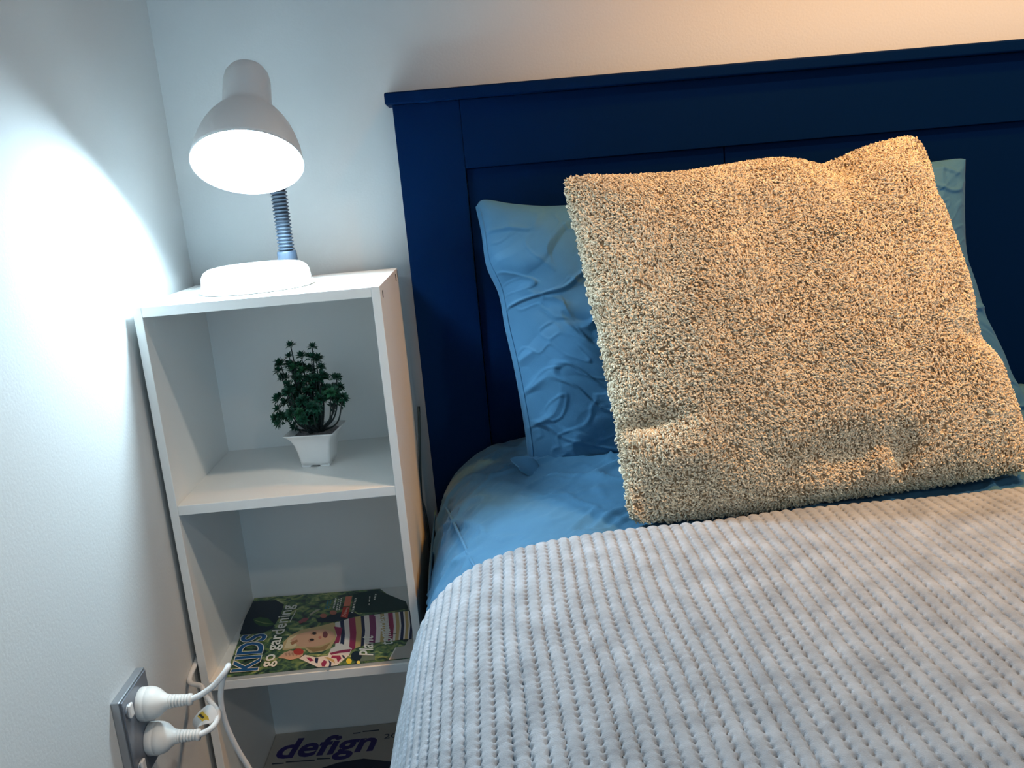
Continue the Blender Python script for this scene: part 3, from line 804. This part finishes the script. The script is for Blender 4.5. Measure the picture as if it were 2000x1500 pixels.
# ------------------------------------------------------------------ blue pillow against the headboard
pp0 = Vector((0.9, -0.188, 0.575)); pdir = Vector((0, 0.104, 0.39)).normalized(); pn = Vector((0, -pdir.z, pdir.y))   # pn points to the room
def pq(q): return hit_plane(q, pp0, pn)
left = [pq(q) for q in ((1040, 948), (1032, 905), (1027, 855), (1017, 790), (1003, 715), (986, 640), (974, 575), (950, 520), (940, 455), (929, 405))]
top = [pq(q) for q in ((929, 405), (946, 391), (1005, 399), (1090, 403), (1250, 388), (1500, 362), (1820, 317), (1868, 311), (1884, 312))]
right = [pq(q) for q in ((2060, 868), (2025, 815), (1978, 742), (1955, 690), (1924, 632), (1902, 560), (1884, 500), (1881, 420), (1884, 312))]
bot = [pq(q) for q in ((1040, 948), (1200, 940), (1500, 915), (1800, 890), (2060, 868))]
nu, nv = 380, 270
G = coons(bot, top, left, right, nu, nv)
U, Vv = np.meshgrid(np.linspace(-1, 1, nu), np.linspace(-1, 1, nv), indexing='ij')
env = (np.clip(1 - np.abs(U) ** 3.2, 0, 1) ** 0.62) * (np.clip(1 - np.abs(Vv) ** 2.6, 0, 1) ** 0.60)
xw = (U + 1) * 0.39; yw = (Vv + 1) * 0.19
def ridge(a, b_, seed, th): return np.clip(1 - np.abs(noise2(a, b_, seed)) - th, 0, 1) / (1 - th)
jx = xw + 0.02 * noise2(xw * 14, yw * 14, 71); jy = yw + 0.02 * noise2(xw * 14 + 5, yw * 14, 72)
wr = 0.0046 * ridge(jx * 6 + jy * 3, jy * 21 - jx * 9, 2, 0.78) + 0.0032 * ridge(jx * 9 - jy * 7, jy * 33 + jx * 7, 6, 0.80) + 0.0014 * ridge(jx * 26 + jy * 16, jy * 52 - jx * 22, 9, 0.78)
wr = wr + 0.006 * fbm(xw * 9, yw * 12, 11, 3) * 0.6
edgeU = np.clip((1 + U) / 0.05, 0, 1) * np.clip((1 - U) / 0.05, 0, 1) * np.clip((1 - np.abs(Vv)) / 0.08, 0, 1)
front = 0.095 * env + wr * edgeU * 1.15 + 0.003
backh = 0.055 * env + 0.003
pl = empty('pillow', (0.9, -0.17, 0.575), 'wrinkled blue pillow standing upright against the dark headboard', 'pillow')
Vp, Qp, A_, B_ = stuffed(G, np.array(pn), front, backh)
add('pillowcase', npmesh(Vp, Qp), M_pcase, pl)
# the loose flap of the pillowcase at the lower corner
fv = []
fl = [[(992, 892), (1010, 889), (1030, 888), (1050, 895)], [(1003, 905), (1018, 905), (1036, 908), (1056, 915)], [(1016, 912), (1030, 918), (1044, 926), (1064, 933)], [(1010, 915), (1026, 924), (1042, 934), (1062, 940)]]
for i, row in enumerate(fl):
    for j, q in enumerate(row):
        fv.append(hit(q, 1, -0.246 - 0.014 * i - 0.008 * math.sin(i / 3 * PI) + 0.004 * j))
fo = add('pillowcase_flap', pydata(fv, [tuple(int(x) for x in f) for f in grid_faces(4, 4)]), M_pcase, pl)
md = fo.modifiers.new('thick', 'SOLIDIFY'); md.thickness = 0.0025
md = fo.modifiers.new('round', 'SUBSURF'); md.levels = 2; md.render_levels = 2
# stitched hem of the case on its open end
hem_path = [Vector(A_[4, j]) + Vector(pn) * 0.0006 for j in range(6, nv - 6, 4)]
add('hem_seam', tube_me(hem_path, 0.0010, 6), M_pcase, pl)

# ------------------------------------------------------------------ cream fleece cushion
lean, yaw, roll = 0.572, 0.045, 0.014
e1_ = Vector((math.cos(yaw), math.sin(yaw), 0)); nn_ = Vector((-math.sin(yaw), math.cos(yaw), 0))
e2_ = Vector((0, 0, 1)) * math.cos(lean) + nn_ * math.sin(lean)
cn = e1_.cross(e2_).normalized()
if cn.y > 0: cn = -cn
c0 = Vector((0.6214, -0.522, 0.582))
def cq(q): return hit_plane(q, c0, cn)
left = [cq(q) for q in ((1248, 1020), (1229, 1000), (1222, 950), (1211, 880), (1200, 800), (1184, 720), (1166, 630), (1150, 560), (1133, 480), (1118, 420), (1106, 380), (1106, 352))]
top = [cq(q) for q in ((1106, 352), (1150, 349), (1200, 351), (1260, 350), (1340, 345), (1420, 334), (1500, 323), (1550, 324), (1590, 328), (1620, 322), (1680, 298), (1740, 280), (1776, 274), (1793, 284))]
right = [cq(q) for q in ((1996, 918), (1999, 880), (1988, 830), (1966, 775), (1944, 722), (1908, 680), (1894, 645), (1886, 590), (1866, 520), (1838, 440), (1818, 395), (1810, 340), (1793, 284))]
bot = [cq(q) for q in ((1248, 1020), (1350, 1012), (1500, 995), (1640, 973), (1800, 950), (1920, 932), (1996, 918))]
nu, nv = 200, 200
G = coons(bot, top, left, right, nu, nv)
U, Vv = np.meshgrid(np.linspace(-1, 1, nu), np.linspace(-1, 1, nv), indexing='ij')
env = (np.clip(1 - np.abs(U) ** 2.8, 0, 1) ** 0.58) * (np.clip(1 - np.abs(Vv) ** 2.8, 0, 1) ** 0.58)
def dent(u0, v0, su, sv, a): return a * np.exp(-((U - u0) / su) ** 2 - ((Vv - v0) / sv) ** 2)
d = -dent(0.42, 0.92, 0.10, 0.14, 0.018) - dent(-0.88, -0.52, 0.16, 0.05, 0.016) - dent(0.05, -0.80, 0.30, 0.10, 0.016) - dent(0.18, -0.88, 0.05, 0.12, -0.012) - dent(0.30, -0.86, 0.06, 0.12, 0.014) \
    - dent(-0.93, -0.93, 0.05, 0.10, 0.014) - dent(0.86, -0.30, 0.12, 0.06, 0.008) + dent(0.75, 0.7, 0.3, 0.3, 0.010) + dent(-0.75, -0.72, 0.2, 0.12, 0.010)
d = d + 0.005 * fbm(U * 2.2, Vv * 2.2, 50, 3)
front = 0.074 * env + d * np.clip(env * 2.2, 0, 1) + 0.004
backh = 0.060 * env + 0.004
cu = empty('cushion', c0 + e1_ * 0.245, 'square cream fleece cushion leaning on the blue pillow', 'cushion')
Vc, Qc, A_, B_ = stuffed(G, np.array(cn), front, backh)
add('cushion_cover', npmesh(Vc, Qc), M_cream, cu)

# fleece pile: short curled tufts over both faces
def tufts(A, outward, n, seed, L0=0.0062, R0=0.00120):
    r = np.random.default_rng(seed)
    P00, P10, P01, P11 = A[:-1, :-1], A[1:, :-1], A[:-1, 1:], A[1:, 1:]
    nrm = np.cross(P10 - P00, P01 - P00); area = np.linalg.norm(nrm, axis=2)
    nrm = nrm / (area[..., None] + 1e-12)
    if (nrm.mean((0, 1)) * outward).sum() < 0: nrm = -nrm
    p = (area / area.sum()).ravel()
    k = r.choice(p.size, n, p=p)
    fu, fv_ = r.random((n, 1)), r.random((n, 1))
    g = lambda X: X.reshape(-1, 3)[k]
    pos = g(P00) * (1 - fu) * (1 - fv_) + g(P10) * fu * (1 - fv_) + g(P01) * (1 - fu) * fv_ + g(P11) * fu * fv_
    N = g(nrm)
    # lean directions follow slow swirls plus chance
    sx = noise2(pos[:, 0] * 26, pos[:, 2] * 26, seed + 1) + 0.9 * r.normal(size=n)
    sy = noise2(pos[:, 0] * 26 + 9, pos[:, 2] * 26, seed + 2) + 0.9 * r.normal(size=n) - 0.35
    T1 = np.cross(N, np.array([0, 0, 1.0])); T1 /= np.linalg.norm(T1, axis=1)[:, None] + 1e-9
    T2 = np.cross(N, T1)
    T = T1 * sx[:, None] - T2 * sy[:, None]; T /= np.linalg.norm(T, axis=1)[:, None] + 1e-9
    Bn = np.cross(N, T)
    L = L0 * r.uniform(0.7, 1.25, n)[:, None]; R = R0 * r.uniform(0.75, 1.25, n)[:, None]
    curl = r.uniform(0.5, 1.5, n)[:, None]
    rows, ns = [], 3
    ang = np.arange(ns) * 2 * PI / ns
    for f, rad in ((0.0, 0.85), (0.40, 1.15), (0.75, 1.0), (1.0, 0.45)):
        a = curl * f * 1.2
        c = pos + N * (L * 0.80 * (np.sin(a) / (curl * 1.2) if f else 0)) + T * (L * ((1 - np.cos(a)) / (curl * 1.2)) * 1.1) - N * 0.0012 + Bn * (L * 0.18 * np.sin(f * 3.0) * np.sign(sx)[:, None])
        d_ = N * np.cos(a) + T * np.sin(a)
        X = np.cross(Bn, d_)
        for t in ang: rows.append(c + (Bn * math.cos(t) + X * math.sin(t)) * R * rad)
    V = np.stack(rows, 1)                       # n, 4*ns, 3
    base = []
    for i in range(3):
        for j in range(ns):
            j2 = (j + 1) % ns
            base.append((i * ns + j, i * ns + j2, (i + 1) * ns + j2, (i + 1) * ns + j))
    base = np.array(base)
    Q = (base[None] + (np.arange(n) * 4 * ns)[:, None, None]).reshape(-1, 4)
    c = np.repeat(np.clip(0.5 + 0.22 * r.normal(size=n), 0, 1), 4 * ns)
    hfac = np.tile(np.repeat([-0.25, -0.05, 0.10, 0.18], ns), n)  # dark roots, pale tips: shade between the tufts painted into their colour
    return V.reshape(-1, 3), Q, np.clip(c + hfac, 0, 1)
V1, Q1, C1 = tufts(A_, np.array(cn), 66000, 100)
V2, Q2, C2 = tufts(B_, -np.array(cn), 6000, 200, 0.0070, 0.0026)
rimA = np.concatenate([A_[:, 0], A_[-1, 1:], A_[::-1, -1][1:], A_[0, ::-1][1:-1]]); rimB = np.concatenate([B_[:, 0], B_[-1, 1:], B_[::-1, -1][1:], B_[0, ::-1][1:-1]])
R3 = np.stack([rimA, rimB], 1)
ctr = G.mean((0, 1))
V3, Q3, C3 = tufts(R3, np.array([0, 0, 0.0]), 2600, 300)
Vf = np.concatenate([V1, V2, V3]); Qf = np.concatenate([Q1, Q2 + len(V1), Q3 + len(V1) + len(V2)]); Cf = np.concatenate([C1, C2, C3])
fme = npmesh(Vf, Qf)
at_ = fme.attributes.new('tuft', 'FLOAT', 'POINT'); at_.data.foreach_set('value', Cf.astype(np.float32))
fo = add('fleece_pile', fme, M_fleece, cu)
fo['kind'] = 'stuff'
